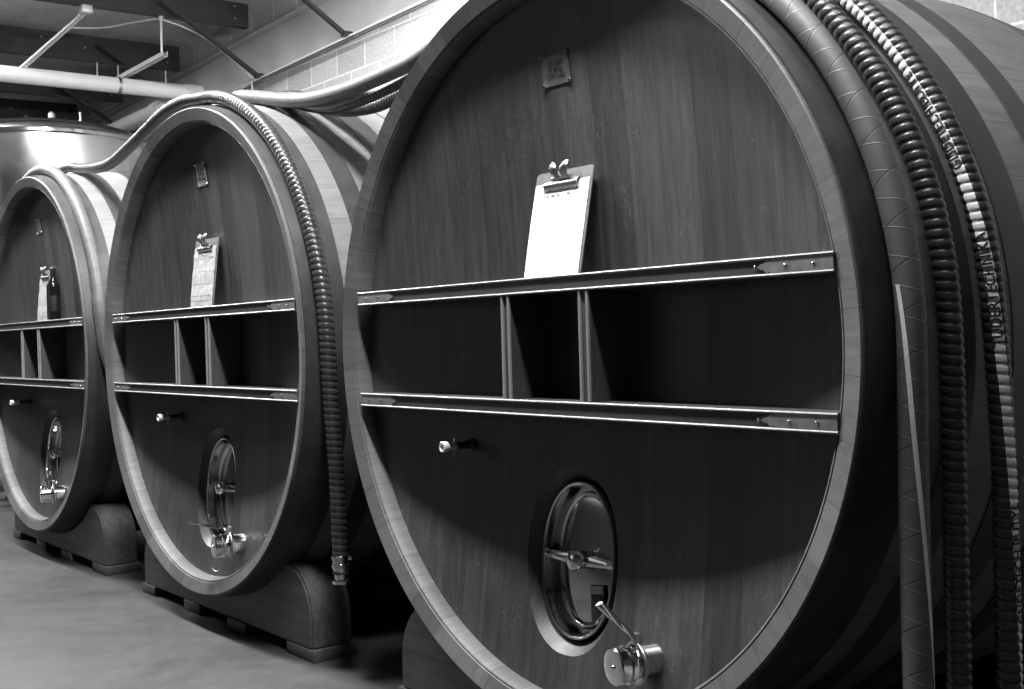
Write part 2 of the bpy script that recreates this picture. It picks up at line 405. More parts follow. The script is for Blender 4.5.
# volume scale, a pale strip down the shell
m = MB(); a = math.atan2(-.5, .3) - .12
for i in range(12):
    z0 = Z(1.8) - i * .1
    for sgn in (0,):
        vs = []
        for (da, z) in ((-.05, z0), (.05, z0), (.05, z0 - .1), (-.05, z0 - .1)):
            vs += [(.803 * math.cos(a + da), .803 * math.sin(a + da), z)]
        m.add(vs, [(0, 1, 2, 3)])
m.build('volume_scale', M['scale'], tk)
ov = MB().lathe([(.03, -.1), (.03, .08), (.045, .08), (.045, .1), (.035, .1), (.035, .16), (.05, .165), (.05, .2), (0, .205)], 20, axis_to((.62, -.5, Z(-1.04) ), (.95, -.9, Z(-1.04)))).build('outlet_valve', M['steel'], tk)
MB().tube([(.77, -.68, Z(-1.0)), (.80, -.70, Z(-.92)), (.95, -.72, Z(-.90))], .008, 8).build('handle', M['steel'], ov)

# ------------------------------------------------------------------ casks
R_IN, R_OUT, LEN = .994, 1.055, 2.1
def rc(y): return 1.142 - .086 * ((y - 1.05) / 1.05) ** 2
def head_y(x, z): return .15 - .09 * (x * x + z * z)
cache = {}
def shared(key, fn):
    if key not in cache: cache[key] = fn()
    return cache[key]

MAN = Vector((-.015, head_y(-.015, -.609), -.609))
MTILT = Matrix.Rotation(-math.atan(.18 * .61), 4, 'X')
def oval(a, b, n=72, p=2.15):
    out = []
    for i in range(n):
        t = 2 * PI * i / n; c_, s_ = math.cos(t), math.sin(t)
        out.append((a * math.copysign(abs(c_) ** (2 / p), c_), b * math.copysign(abs(s_) ** (2 / p), s_)))
    return out
def oval_loft(m, rings, Mx, cap0=False, cap1=False):
    """rings = [(a, b, y)]; local X right, Z up, -Y toward the viewer"""
    n = 72; vs = []; fs = []
    for a, b, y in rings: vs += [(x, y, z) for x, z in oval(a, b, n)]
    for j in range(len(rings) - 1):
        for i in range(n):
            k = (i + 1) % n; fs.append((j * n + i, j * n + k, (j + 1) * n + k, (j + 1) * n + i))
    if cap0: fs.append(tuple(range(n)))
    if cap1: fs.append(tuple((len(rings) - 1) * n + i for i in range(n)))
    return m.add(vs, fs, Mx)
MANM = T(*MAN) @ MTILT

def mesh_body():
    prof = [(.99, .075), (.985, .06), (R_IN - .003, .014), (R_IN, .010), (R_IN + .003, .0085), (R_IN + .0045, .0105), (R_IN + .0065, .0105), (R_IN + .0085, .0065), (R_OUT - .004, -.0085), (R_OUT, -.005), (R_OUT, .004)]
    ch = MB().lathe(prof, 180, ALONG_Y, caps=False)
    side = [(R_OUT, .004)] + [(rc(y), y) for y in [.01 + (LEN - .02) * i / 40 for i in range(41)]] + [(rc(LEN) - .004, LEN), (.99, LEN), (.985, LEN - .06), (0, LEN - .1)]
    return ch.mesh('chime', M['chime']), MB().lathe(side, 180, ALONG_Y, caps=False).mesh('staves', M['stave'])
def mesh_head():
    rings = [(.992 * i / 34, ) for i in range(35)]
    m = MB(); prof = [(0.0, head_y(0, 0))] + [(r, head_y(r, 0)) for (r,) in rings[1:]] + [(.992, .13), (0, .24)]
    # lathe about Y without degenerate caps
    m.lathe([(max(r, 1e-4), h) for r, h in prof], 128, ALONG_Y, caps=True)
    o = m.build('head_tmp', M['head'])
    c_ = MB(); oval_loft(c_, [(.210, .280, -.024), (.161, .230, .036), (.160, .229, .2)], MANM, True, True)
    cut = c_.build('cut_tmp', M['head'])
    b = o.modifiers.new('b', 'BOOLEAN'); b.operation = 'DIFFERENCE'; b.object = cut; b.solver = 'EXACT'
    bpy.context.view_layer.update()
    me = bpy.data.meshes.new_from_object(o.evaluated_get(bpy.context.evaluated_depsgraph_get()))
    me.name = 'head'
    bpy.data.objects.remove(o); bpy.data.objects.remove(cut)
    for p in me.polygons: p.use_smooth = True
    me.set_sharp_from_angle(angle=math.radians(20))
    return me
def mesh_hoop(y0, y1):
    t = .004; ys = [y0 + (y1 - y0) * i / 5 for i in range(6)]
    prof = [(rc(y0) - .001, y0)] + [(rc(y) + t, y) for y in ys] + [(rc(y1) - .001, y1)]
    return MB().lathe(prof, 180, ALONG_Y, caps=False).mesh('hoop', M['hoop'])
ZR0, ZR1 = .148, .1935
def mesh_rail(s):
    n = 40
    xl, xr = -.957, .983
    front = [(xl, .005), (xr, .005)]
    back = [(xr - (xr - xl) * i / n, head_y(xr - (xr - xl) * i / n, .17) + .006) for i in range(n + 1)]
    m = MB(); z0, z1 = (ZR0, ZR1) if s > 0 else (-ZR1, -ZR0)
    m.prism(front + back, z0, z1, .0)
    return m.mesh('rail', M['rail'])
def mesh_bead_h(z, x0, x1):
    prof = [(-.002, .0036), (.002, .0036), (.0042, .002), (.005, 0), (.0042, -.002), (.002, -.0036), (-.002, -.0036)]
    m = MB()  # local XY -> (y, z), extruded along X
    m.prism([(-a + .005, b + z) for a, b in prof], x0, x1, 0, Matrix(((0, 0, 1, 0), (1, 0, 0, 0), (0, 1, 0, 0), (0, 0, 0, 1))))
    return m.mesh('moulding', M['bead'])
DIV = ((-.167, -.128), (.168, .208))
def strap_poly(L):
    h = .0165
    tip = [(L - .045, h), (L - .041, h), (L - .036, h - .005), (L - .029, h - .001), (L - .021, h - .007), (L - .016, h - .0115), (L - .012, h - .0095), (L - .007, .0035), (L, 0)]
    return [(0, -h), (0, h)] + tip + [(x, -z) for x, z in reversed(tip[:-1])]

def cask(ox, label, valve, VX, SX):
    t = thing('wine_cask', label, 'cask', (ox, 0, 0), 'large oak wine casks')
    ch, sd = shared('body', mesh_body)
    put('chime', ch, t); put('staves', sd, t)
    hd = put('head', shared('head', mesh_head), t)
    for k, (a, b) in enumerate(((.004, .17), (.255, .335), (.47, .57), (.70, .80), (1.30, 1.40), (1.53, 1.63), (1.765, 1.845), (1.93, 2.096))):
        put('hoop', shared('hoop%d' % k, lambda: mesh_hoop(a, b)), t)
    for s in (1, -1):
        r = put('rail', shared('rail%d' % s, lambda: mesh_rail(s)), t)
        for z in (ZR0 + .0036, ZR1 - .0036):
            put('moulding', shared('bead%.3f' % (s * z), lambda: mesh_bead_h(s * z, -.957, .983)), r)
        for sx in (-1, 1):
            def mk():
                L = .205 if sx > 0 else .215
                m = MB().prism([(x, z) for x, z in strap_poly(L)], 0, .003, .0, T(.981 if sx > 0 else -.955, .0055, s * (ZR0 + ZR1) / 2) @ Matrix(((-sx, 0, 0, 0), (0, 0, -1, 0), (0, 1, 0, 0), (0, 0, 0, 1))))
                return m.mesh('hinge_strap', M['strap'])
            st_ = put('hinge_strap', shared('strap%d%d' % (s, sx), mk), r)
            for q in (.05, .125, .209):
                if q > .17 and sx < 0: continue
                def mk2():
                    return MB().lathe([(.0045, 0), (.004, .002), (.002, .0035), (0.0001, .004)], 10, T((.981 if sx > 0 else -.955) - sx * q, .0027, s * (ZR0 + ZR1) / 2) @ Matrix.Rotation(PI / 2, 4, 'X')).mesh('screw', M['steel'])
                put('screw', shared('screw%d%d%.3f' % (s, sx, q), mk2), r)
    for k, (x0, x1) in enumerate(DIV):
        def mkd():
            m = MB(); n = 8
            pts = [(.009, -ZR0 + .001), (.009, ZR0 - .001)] + [(head_y(x0, z) + .006, z) for z in [ZR0 - .001 - (2 * ZR0 - .002) * i / n for i in range(n + 1)]]
            m.prism(pts, x0, x1, 0, Matrix(((0, 0, 1, 0), (1, 0, 0, 0), (0, 1, 0, 0), (0, 0, 0, 1))))
            return m.mesh('divider', M['divider'])
        d = put('divider', shared('div%d' % k, mkd), t)
        for x in (x0 + .005, x1 - .005):
            def mkb():
                return MB().prism([(x - .005, .009), (x - .005, .004), (x - .002, .002), (x + .002, .002), (x + .005, .004), (x + .005, .009)], -ZR0 + .0, ZR0 - .0).mesh('moulding', M['bead'])
            put('moulding', shared('vb%.3f' % x, mkb), d)
    # manhole: frame, dished door, cross bar with hub
    FM = MANM @ T(0, .034, 0)
    def mk_frame():
        m = MB(); oval_loft(m, [(.154, .222, .04), (.156, .224, .01), (.156, .224, -.012), (.154, .222, -.016), (.150, .218, -.017), (.146, .214, -.014), (.144, .212, -.006), (.142, .210, .03), (.136, .204, .045), (.130, .198, .042), (.127, .195, .03)], FM)
        return m.mesh('manhole_frame', M['steel'])
    def mk_door():
        m = MB(); oval_loft(m, [(.129, .197, .05), (.123, .191, .022), (.117, .185, .018), (.112, .180, .022), (.108, .176, .030), (.07, .115, .027), (.03, .05, .0255), (.002, .003, .025)], FM, False, True)
        return m.mesh('manhole_door', M['mirror'])
    def mk_bar():
        m = MB(); pts = []; n = 24
        for i in range(n + 1):
            x = -.141 + .282 * i / n; pts.append((x, .004 - .006 * math.cos(x / .141 * PI / 2) ** 1.0, 0))
        vs = []; fs = []
        for (x, y, z) in pts:
            h = .011 + .012 * (1 - abs(x) / .141)
            vs += [(x, y, z - h), (x, y - .007, z - h * .7), (x, y - .010, z), (x, y - .007, z + h * .7), (x, y, z + h), (x, y + .008, z)]
        for i in range(n):
            for k in range(6): fs.append((i * 6 + k, i * 6 + (k + 1) % 6, (i + 1) * 6 + (k + 1) % 6, (i + 1) * 6 + k))
        fs += [tuple(range(6)), tuple(n * 6 + k for k in range(6))]
        m.add(vs, fs, FM); return m.mesh('cross_bar', M['steel'])
    def mk_hub():
        return MB().lathe([(.016, .0), (.016, .014), (.027, .015), (.031, .02), (.031, .028), (.027, .037), (.016, .042), (.0005, .043)], 28, FM @ T(0, .006, 0) @ Matrix.Rotation(PI / 2, 4, 'X')).mesh('hub_knob', M['steel'])
    fr = put('manhole_frame', shared('mf', mk_frame), t)
    dr = put('manhole_door', shared('md', mk_door), t)
    bar = put('cross_bar', shared('mb', mk_bar), dr); put('hub_knob', shared('mh', mk_hub), dr)
    # sampling tap
    SZ = -.306; sy = head_y(SX, SZ)
    RX = Matrix.Rotation(PI / 2, 4, 'X')   # local Z -> -Y
    tap = put('sample_tap', shared('tap%.3f' % SX, lambda: MB().lathe([(.02, -.004), (.02, .01), (.014, .013), (.0115, .03), (.0115, .066)], 20, T(SX, sy, SZ) @ RX).mesh('sample_tap', M['darkpart'])), t)
    put('spout', shared('spout%.3f' % SX, lambda: MB().lathe([(.0115, .066), (.0115, .098), (.0165, .1), (.0175, .104), (.0175, .116), (.014, .119), (.011, .118), (.009, .112), (0.0003, .112)], 20, T(SX, sy, SZ) @ RX).mesh('spout', M['conduit'])), tap)
    put('pin', shared('pin%.3f' % SX, lambda: MB().tube([(SX, sy - .07, SZ + .025), (SX, sy - .07, SZ - .038)], .003, 8).mesh('pin', M['steel'])), tap)
    # racking valve
    VZ = -.815; vy = head_y(VX, VZ)
    VM = T(VX, vy, VZ) @ Matrix.Rotation(-.2, 4, 'Z') @ RX
    def mk_valve():
        return MB().lathe([(.043, -.02), (.043, 0.0378), (.041, 0.0403), (.041, 0.0454), (.050, 0.0479), (.050, 0.0554), (.043, 0.0580), (.04, 0.0630), (.04, 0.0739), (.05, 0.0764), (.05, 0.0860), (.044, 0.0865), (.044, 0.0941)], 40, VM).mesh('racking_valve', M['steel'])
    v = put('racking_valve', shared('valve%.3f' % VX, mk_valve), t)
    put('valve_cap', shared('cap%.3f' % VX, lambda: MB().lathe([(.044, 0.0941), (.048, 0.0958), (.048, 0.1159), (.045, 0.1201), (.04, 0.1210), (.006, 0.1193), (.005, 0.1235), (.003, 0.1260), (.0004, 0.1268)], 40, VM).mesh('valve_cap', M['steel'])), v)
    put('clamp_band', shared('band%.3f' % VX, lambda: MB().lathe([(.045, 0.0479), (.055, 0.0487), (.056, 0.0529), (.055, 0.0554), (.045, 0.0563)], 40, VM).box(-.012, .012, .05, .078, .040, .056, .003, VM).mesh('clamp_band', M['dullsteel'])), v)
    if valve == 'up':
        m = MB(); p0 = Vector((VX - .012, vy - .05, VZ + .062)); p1 = Vector((VX - .03, -.075, -.648))
        d = p1 - p0; L = d.length
        Mx = axis_to(p0, p1)
        m.box(-.011, .011, -.007, .007, .0, L * .45, .002, Mx); m.box(-.0105, .0105, -.0085, .0085, L * .4, L, .002, Mx); m.lathe([(.008, -.006), (.008, .006), (.005, .009), (0, .009)], 10, Mx @ T(0, 0, L * .12) @ ALONG_Y)
        lv = m.build('valve_lever', M['steel'], v)
    elif valve == 'side':
        m = MB(); p0 = Vector((VX - .02, vy - .09, VZ + .075)); p1 = Vector((VX - .19, vy - .15, VZ + .085))
        Mx = axis_to(p0, p1); L = (p1 - p0).length
        m.box(-.011, .011, -.003, .003, 0, L, .001, Mx); m.build('valve_lever', M['steel'], v)
        MB().tube(spline([(VX - .04, vy - .13, VZ), (VX - .045, vy - .13, VZ - .06), (VX - .02, vy - .11, VZ - .105), (VX + .02, vy - .08, VZ - .06), (VX + .03, vy - .06, VZ - .02)], 8), .0022, 6).build('chain', M['dullsteel'], v)
    else:
        MB().lathe([(.012, 0), (.012, .03), (.02, .032), (.02, .045), (.0, .047)], 16, T(VX, vy - .08, VZ + .04)).build('valve_stem', M['steel'], v)
    return t

SP = -2.402
casks = [cask(0, 'nearest oak cask on the right, largest in view, with three hoses over its side', 'up', .336, -.482),
         cask(SP, 'middle oak cask of the row with one ribbed hose hanging down its side', 'side', .30, -.405),
         cask(2 * SP, 'farthest oak cask at the left edge with a black bottle on its ledge', 'plain', .30, -.45)]

# dark plate with a paler top on the nearest cask's manhole door
dp = MB().box(-.028, .028, -.002, .002, -.165, -.065, .001, MANM @ T(.045, .056, 0) @ Matrix.Rotation(-.12, 4, 'Y'))
door0 = [c for c in casks[0].children if c.name.startswith('manhole_door')][0]
dpo = dp.build('dark_plate', M['label'], door0); dpo['label'] = 'dark plate with a paler top'
MB().box(-.026, .026, -.0035, -.002, -.09, -.067, .001, MANM @ T(.045, .056, 0) @ Matrix.Rotation(-.12, 4, 'Y')).build('plate_top', M['strap'], dpo)

# ------------------------------------------------------------------ cradles
def cradle(ox, label, dx):
    t = thing('cask_cradle', label, 'cradle', (ox + dx, 0, FLOOR), 'oak cask cradles')
    def blk(y0, y1):
        rb = rc((y0 + y1) / 2) if True else 0
        pts = []; hw = .875; zb = .045; zt = FLOOR
        pts.append((-hw, zb)); pts.append((hw, zb)); pts.append((hw, -FLOOR - 1.06)); 
        for i in range(1, 11):   # rounded shoulder
            a = PI / 2 * i / 10
            pts.append((hw - .20 + .20 * math.cos(a), -FLOOR - 1.06 + .21 * math.sin(a)))
        a0 = math.atan2(.655, .85)
        n = 30; rr = rc(y0) + .0015
        xs = hw - .20
        a_s = math.asin(xs / rr) if False else math.asin(min(.99, .655 / rr))
        for i in range(n + 1):
            a = a_s - 2 * a_s * i / n
            pts.append((rr * math.sin(a), -FLOOR - rr * math.cos(a)))
        for i in range(10, 0, -1):
            a = PI / 2 * i / 10
            pts.append((-(hw - .20 + .20 * math.cos(a)), -FLOOR - 1.06 + .21 * math.sin(a)))
        pts.append((-hw, -FLOOR - 1.06))
        m = MB(); m.prism(pts, y0, y1, 0, Matrix(((1, 0, 0, 0), (0, 0, 1, 0), (0, 1, 0, 0), (0, 0, 0, 1))))
        me = m.mesh('block', M['cradle'])
        b = bmesh.new(); b.from_mesh(me)
        es = [e for e in b.edges if len(e.link_faces) == 2 and e.calc_face_angle(0) > .9 and max(v.co.z for v in e.verts) < .42]
        bmesh.ops.bevel(b, geom=es, offset=.008, segments=2, affect='EDGES'); b.to_mesh(me); b.free()
        for p in me.polygons: p.use_smooth = True
        me.set_sharp_from_angle(angle=math.radians(35))
        return me
    for y0, y1 in ((.11, .29), (1.81, 1.99)):
        key = 'cr%.2f' % y0
        put('block', shared(key, lambda: blk(y0, y1)), t)
        for a, b in ((-.895, -.73), (-.37, -.19), (.11, .29), (.67, .895)):
            put('foot', shared('ft%.2f%.2f' % (a, y0), lambda: MB().box(a, b, y0 - .005, y1 + .015, 0, .047, .004).mesh('foot', M['cradle'])), t)
    return t
cradle(0, 'oak cradle under the nearest cask, mostly cut by the bottom edge', -.045)
cradle(SP, 'oak cradle block with rounded shoulder under the middle cask', -.035)
cradle(2 * SP, 'oak cradle block under the farthest cask at left', .04)

# ------------------------------------------------------------------ clipboards, cards, bottle
def text_mesh(body, size, mat, align='CENTER', bold=0.0):
    cu = bpy.data.curves.new('txt', 'FONT'); cu.body = body; cu.size = size; cu.align_x = align; cu.align_y = 'CENTER'
    cu.resolution_u = 3; cu.extrude = 0.0; cu.offset = size * bold
    o = bpy.data.objects.new('txt', cu); C.objects.link(o); bpy.context.view_layer.update()
    me = bpy.data.meshes.new_from_object(o.evaluated_get(bpy.context.evaluated_depsgraph_get()))
    bpy.data.objects.remove(o); me.materials.clear(); me.materials.append(mat); return me
def xz_mesh(me, Mx):
    me.transform(Mx @ Matrix(((1, 0, 0, 0), (0, 0, -1, 0), (0, 1, 0, 0), (0, 0, 0, 1)))); me.update(); return me

def clipboard(ox, x, y0, y1, label, crumple=False, sheet='plain'):
    """local: X right, Z up along the board, -Y toward the viewer"""
    w_, h_ = .243, .308
    t = thing('clipboard', label, 'clipboard', (ox + x, y0, ZR1 + .0005), 'clipboards on the cask ledges')
    t.rotation_euler = (-math.atan2(y1 - y0, h_), 0, 0)
    r = .012; poly = []
    for cx_, cz_, a0 in ((w_ / 2 - r, r, -PI / 2), (w_ / 2 - r, h_ - r, 0), (-w_ / 2 + r, h_ - r, PI / 2), (-w_ / 2 + r, r, PI)):
        for i in range(6):
            a = a0 + PI / 2 * i / 5; poly.append((cx_ + r * math.cos(a), cz_ + r * math.sin(a)))
    XZ = Matrix(((1, 0, 0, 0), (0, 0, -1, 0), (0, 1, 0, 0), (0, 0, 0, 1)))
    MB().prism(poly, 0, .0035, 0, XZ).build('board', M['board'], t)
    # paper, slightly curled grid
    m = MB(); nx, nz = 8, 24; pw, z0, z1 = w_ - .012, .002, h_ - .035
    vs = []; fs = []; rnd = random.Random(3)
    for k in range(2):
        for j in range(nz + 1):
            for i in range(nx + 1):
                u, v_ = i / nx, j / nz
                bulge = .0015 + .002 * math.sin(PI * v_) * (1 - u) + ((rnd.random() - .5) * .004 * (v_ > .6) + .0015 * math.sin(v_ * 9) ** 2 if crumple and k == 0 else 0)
                vs.append((-pw / 2 - .003 + pw * u, -.004 - bulge + (.0012 if k else 0), z0 + (z1 - z0) * v_))
        o_ = k * (nx + 1) * (nz + 1)
        for j in range(nz):
            for i in range(nx):
                a = o_ + j * (nx + 1) + i; fs.append((a, a + 1, a + nx + 2, a + nx + 1))
    m.add(vs, fs); pp = m.build('paper', M['sleeve'] if crumple else M['paper'], t)
    # ruled form lines and faint handwriting (illegible in the photograph)
    m = MB()
    for z in (.225, .165, .11, .055, .035):
        m.box(-.095, .088, -.0088, -.0086, z - .0006, z + .0006)
    m.build('form_line', M['faintink'], pp)
    m = MB(); rnd = random.Random(5)
    for z in (.25, .236):
        x_ = -.08
        while x_ < .07:
            l = .004 + .012 * rnd.random(); m.box(x_, x_ + l, -.0088, -.0086, z, z + .004 + .003 * rnd.random()); x_ += l + .004 + .01 * rnd.random()
    m.build('handwriting', M['faintink'], pp)
    # clip: jaw, barrel and two winged lever
    cp = MB()
    n = 10; prof = []
    for i in range(n + 1):
        a = PI * i / n; prof.append((-.006 - .012 * math.sin(a), h_ - .058 + .03 * i / n))
    th = .0015; poly2 = prof + [(y - .0, z) for y, z in reversed([(p[0] + th, p[1]) for p in prof])]
    cp.prism(poly2, -.072, .072, 0, Matrix(((0, 0, 1, 0), (1, 0, 0, 0), (0, 1, 0, 0), (0, 0, 0, 1))))
    clip = cp.build('clip', M['dullsteel'], t)
    lv = MB()
    for sx in (-1, 1):
        vs = []; fs = []; nn = 14
        for j in range(nn + 1):
            v_ = j / nn; wv = .013 + .020 * math.sin(PI * min(1, v_ * 1.05)) ** .8
            cx_ = sx * (.015 + .014 * v_); z = h_ - .03 + .048 * v_; y = -.012 - .02 * math.sin(v_ * PI * .8)
            for i in range(7):
                u = i / 6 - .5; vs.append((cx_ + wv * u, y - .006 * math.cos(u * PI), z))
            for i in range(7):
                u = .5 - i / 6; vs.append((cx_ + wv * u, y - .006 * math.cos(u * PI) + .003, z))
        for j in range(nn):
            for i in range(14): fs.append((j * 14 + i, j * 14 + (i + 1) % 14, (j + 1) * 14 + (i + 1) % 14, (j + 1) * 14 + i))
        fs += [tuple(range(14)), tuple(nn * 14 + i for i in range(14))]
        lv.add(vs, fs)
    lv.build('clip_lever', M['dullsteel'], clip)
    MB().lathe([(.006, -.04), (.006, .04)], 12, T(.0, -.012, h_ - .026) @ Matrix.Rotation(PI / 2, 4, 'Y')).build('spring_barrel', M['steel'], clip)
    return t
clipboard(0, .006, .055, .118, 'clipboard with blank white sheet leaning on the nearest cask ledge')
clipboard(SP, -.035, .082, .118, 'clipboard in a shiny creased plastic sleeve on the middle cask ledge', True)
clipboard(2 * SP, .035, .085, .115, 'clipboard half hidden behind the black bottle on the farthest cask', True)

def card(ox, x, z, w_, h_, mat, lines, label, rot=0.0, pins=True):
    y = head_y(x, z) - .0012
    t = thing('cask_card', label, 'card', (ox + x, y, z), 'cards pinned to the cask heads')
    t.rotation_euler = (math.atan(.18 * z), rot, 0)
    XZ = Matrix(((1, 0, 0, 0), (0, 0, -1, 0), (0, 1, 0, 0), (0, 0, 0, 1)))
    m = MB(); n = 8; vs = []; fs = []
    for s_ in (0, 1):
        for j in range(n + 1):
            for i in range(n + 1):
                u, v_ = i / n - .5, j / n - .5
                vs.append((w_ * u, -.0015 - .004 * (abs(u) * 2) ** 4 * (abs(v_) * 2) ** 4 + s_ * .0012, h_ * v_))
    N = (n + 1) ** 2
    for s_ in (0, 1):
        for j in range(n):
            for i in range(n):
                a = s_ * N + j * (n + 1) + i; q = (a, a + 1, a + n + 2, a + n + 1); fs.append(q if not s_ else q[::-1])
    m.add(vs, fs); sh = m.build('sheet', mat, t)
    if lines:
        for k, s_ in enumerate(lines):
            me = xz_mesh(text_mesh(s_, h_ * .2, M['ink'], 'CENTER', .03), T(.0, -.0032, h_ * (.22 - .2 * k)))
            me.name = 'lettering'; put('lettering', me, sh)
    if pins:
        for sx in (-1, 1):
            for sz in (-1, 1):
                MB().lathe([(.0001, -.008), (.004, -.007), (.005, -.004), (.003, 0)], 10, T(sx * (w_ / 2 - .004), 0, sz * (h_ / 2 - .004)) @ Matrix.Rotation(-PI / 2, 4, 'X')).build('pin', M['steel'], t)
    return t
card(0, 0.0, .778, .118, .088, M['greycard'], ['CK SN4', '07 M 8L', '1790 GAL'], 'grey card with three typed lines pinned high on the nearest cask head')
card(SP, -.025, .785, .10, .10, M['palecard'], ['CK SN3', '07 M 8L', '1790 GAL'], 'pale plastic card pinned high on the middle cask head')
card(2 * SP, -.04, .775, .09, .09, M['greycard'], None, 'faint dark card pinned high on the farthest cask head')

bt = thing('wine_bottle', 'black glossy wine bottle standing on the farthest cask ledge', 'bottle', (2 * SP + .36, .046, ZR1 + .0005))
MB().lathe([(.0, .004), (.03, .0), (.0375, .004), (.0375, .185), (.036, .2), (.028, .218), (.018, .235), (.0145, .25), (.014, .275)], 40, caps=False).build('glass_body', M['glass'], bt)
MB().lathe([(.0145, .25), (.0155, .252), (.0155, .3), (.013, .303), (.0001, .303)], 32, caps=False).build('capsule', M['darkpart'], bt)
MB().lathe([(.0378, .05), (.0379, .051), (.0379, .14), (.0378, .141)], 40, caps=False).build('bottle_label', M['label'], bt)

# ------------------------------------------------------------------ hoses
def resample(pts, step):
    out = [pts[0].copy()]; acc = 0; prev = pts[0]
    i = 1
    while i < len(pts):
        d = (pts[i] - prev).length
        if acc + d >= step:
            prev = prev + (pts[i] - prev) * ((step - acc) / d); out.append(prev.copy()); acc = 0
        else: acc += d; prev = pts[i]; i += 1
    return out
def arc(cx, deg0, deg1, y0, y1, lift, n=10):
    out = []
    for i in range(n + 1):
        t = i / n; a = math.radians(deg0 + (deg1 - deg0) * t); y = y0 + (y1 - y0) * t
        r = rc(y) + lift
        out.append((cx + r * math.sin(a), y, r * math.cos(a)))
    return out
def hose(name, label, ctrl, r, cx, ribbed=True, pitch=.0225, mat=None, stripe=None, text=None, group='rubber hoses over the casks', coupling=None, seg=22, start_coupling=True):
    t = thing(name, label, 'hose', (0, 0, 0), group)
    step = pitch / 6 if ribbed else .012
    P = resample(spline([Vector(c_) for c_ in ctrl], 24), step)
    N = len(P)
    def frame(i):
        tg = (P[min(i + 1, N - 1)] - P[max(i - 1, 0)]).normalized()
        e = Vector((P[i].x - cx, 0, P[i].z)); e = (e - tg * e.dot(tg)).normalized()
        return tg, e, -tg.cross(e)      # third axis: toward -Y when tg runs clockwise over the cask
    FR = [frame(i) for i in range(N)]
    for k in range(N):
        if FR[k][2].y > 0: FR[k] = (FR[k][0], FR[k][1], -FR[k][2])
    def rad(s_, th):
        if not ribbed: return r
        ph = (s_ / pitch + th / (2 * PI)) % 1.0
        return r - .0052 * (abs(math.sin(PI * ph)) ** 8 * .0 + (max(0, 1 - min(ph, 1 - ph) / .2)) ** 1.3) 
    m = MB(); vs = []; fs = []
    for i in range(N):
        tg, e, f = FR[i]
        for k in range(seg):
            th = 2 * PI * k / seg; rr = rad(i * step, th)
            vs.append(P[i] + rr * (math.cos(th) * e + math.sin(th) * f))
    for i in range(N - 1):
        for k in range(seg):
            l = (k + 1) % seg; fs.append((i * seg + k, i * seg + l, (i + 1) * seg + l, (i + 1) * seg + k))
    fs += [tuple(range(seg)), tuple((N - 1) * seg + k for k in range(seg))]
    me = bpy.data.meshes.new('tube'); me.from_pydata([tuple(v) for v in vs], [], fs); me.update()
    uv = me.uv_layers.new(name='UVMap')
    for p in me.polygons:
        p.use_smooth = True
        ks = [me.loops[li].vertex_index % seg for li in p.loop_indices]; wrap = max(ks) - min(ks) > seg / 2
        for li in p.loop_indices:
            vi = me.loops[li].vertex_index; i, k = divmod(vi, seg)
            kk = k + seg if (wrap and k < seg / 2) else k
            uv.data[li].uv = (i * step, kk / seg)
    me.materials.append(mat or M['rubber'])
    b = bmesh.new(); b.from_mesh(me); bmesh.ops.recalc_face_normals(b, faces=b.faces); b.to_mesh(me); b.free()
    tube = put('tube', me, t)
    L = (N - 1) * step
    if stripe:
        s0, s1, phi, half = stripe(P, step)
        m = MB(); vs = []; fs = []; q = 7
        i0, i1 = int(s0 / step), min(N - 1, int(s1 / step))
        for i in range(i0, i1 + 1):
            tg, e, f = FR[i]
            for k in range(q):
                th = phi(i * step) + half * (2 * k / (q - 1) - 1)
                rr = rad(i * step, th) + .0009
                vs.append(P[i] + rr * (math.cos(th) * e + math.sin(th) * f))
        for i in range(i1 - i0):
            for k in range(q - 1): fs.append((i * q + k, i * q + k + 1, (i + 1) * q + k + 1, (i + 1) * q + k))
        m.add(vs, fs); sp_ = m.build('printed_stripe', M['stripe'], tube, 60); sp_['label'] = 'white printed stripe'
        if text:
            for (body, s_at, size) in text:
                tm = text_mesh(body, size, M['ink'], 'LEFT', .02)
                bb = bmesh.new(); bb.from_mesh(tm)
                bmesh.ops.triangulate(bb, faces=bb.faces)
                long_e = [e for e in bb.edges if e.calc_length() > .006]
                if long_e: bmesh.ops.subdivide_edges(bb, edges=long_e, cuts=2)
                for v in bb.verts:
                    s_ = s_at - v.co.x; i = max(0, min(N - 1, int(s_ / step)))
                    tg, e, f = FR[i]; fr_ = s_ - i * step
                    th = phi(s_) + v.co.y / r
                    rr = r + .0017
                    v.co = P[i] + tg * fr_ + rr * (math.cos(th) * e + math.sin(th) * f)
                bb.to_mesh(tm); bb.free(); tm.name = 'lettering'; put('lettering', tm, sp_)
    ends = [(N - 1, coupling or 'end')] + ([(0, 'start')] if start_coupling else [])
    for i, kind in ends:
        tg = FR[i][0] if i else -FR[i][0]
        base = P[i] - tg * .07
        Mx = axis_to(base, base + tg)
        cpl = MB().lathe([(r + .0005, 0), (r + .004, .002), (r + .004, .016), (r + .0005, .018), (r + .0005, .03), (r + .004, .032), (r + .004, .046), (r + .0005, .048), (r - .004, .07), (r - .006, .09), (r + .004, .092), (r + .004, .104), (r - .006, .106), (r - .01, .106), (r - .01, .09)], 28, Mx, caps=False).build('coupling', M['steel'], tube)
        MB().box(-.008, .008, r, r + .014, .0, .018, .002, Mx).build('clamp_screw', M['steel'], cpl)
    return t

HR = .032
# hose over the farthest cask (smooth, wrapped)
hose('wrapped_hose', 'smooth wrapped hose curving over the farthest cask at left', arc(2 * SP, -42, 80, .10, .066, .034, 16) + [(2 * SP + 1.118, .10, -.08), (2 * SP + 1.14, .26, -.36), (2 * SP + 1.15, .42, -.72), (2 * SP + 1.15, .46, -1.0)],
     .032, 2 * SP, False, mat=M['wrap'])
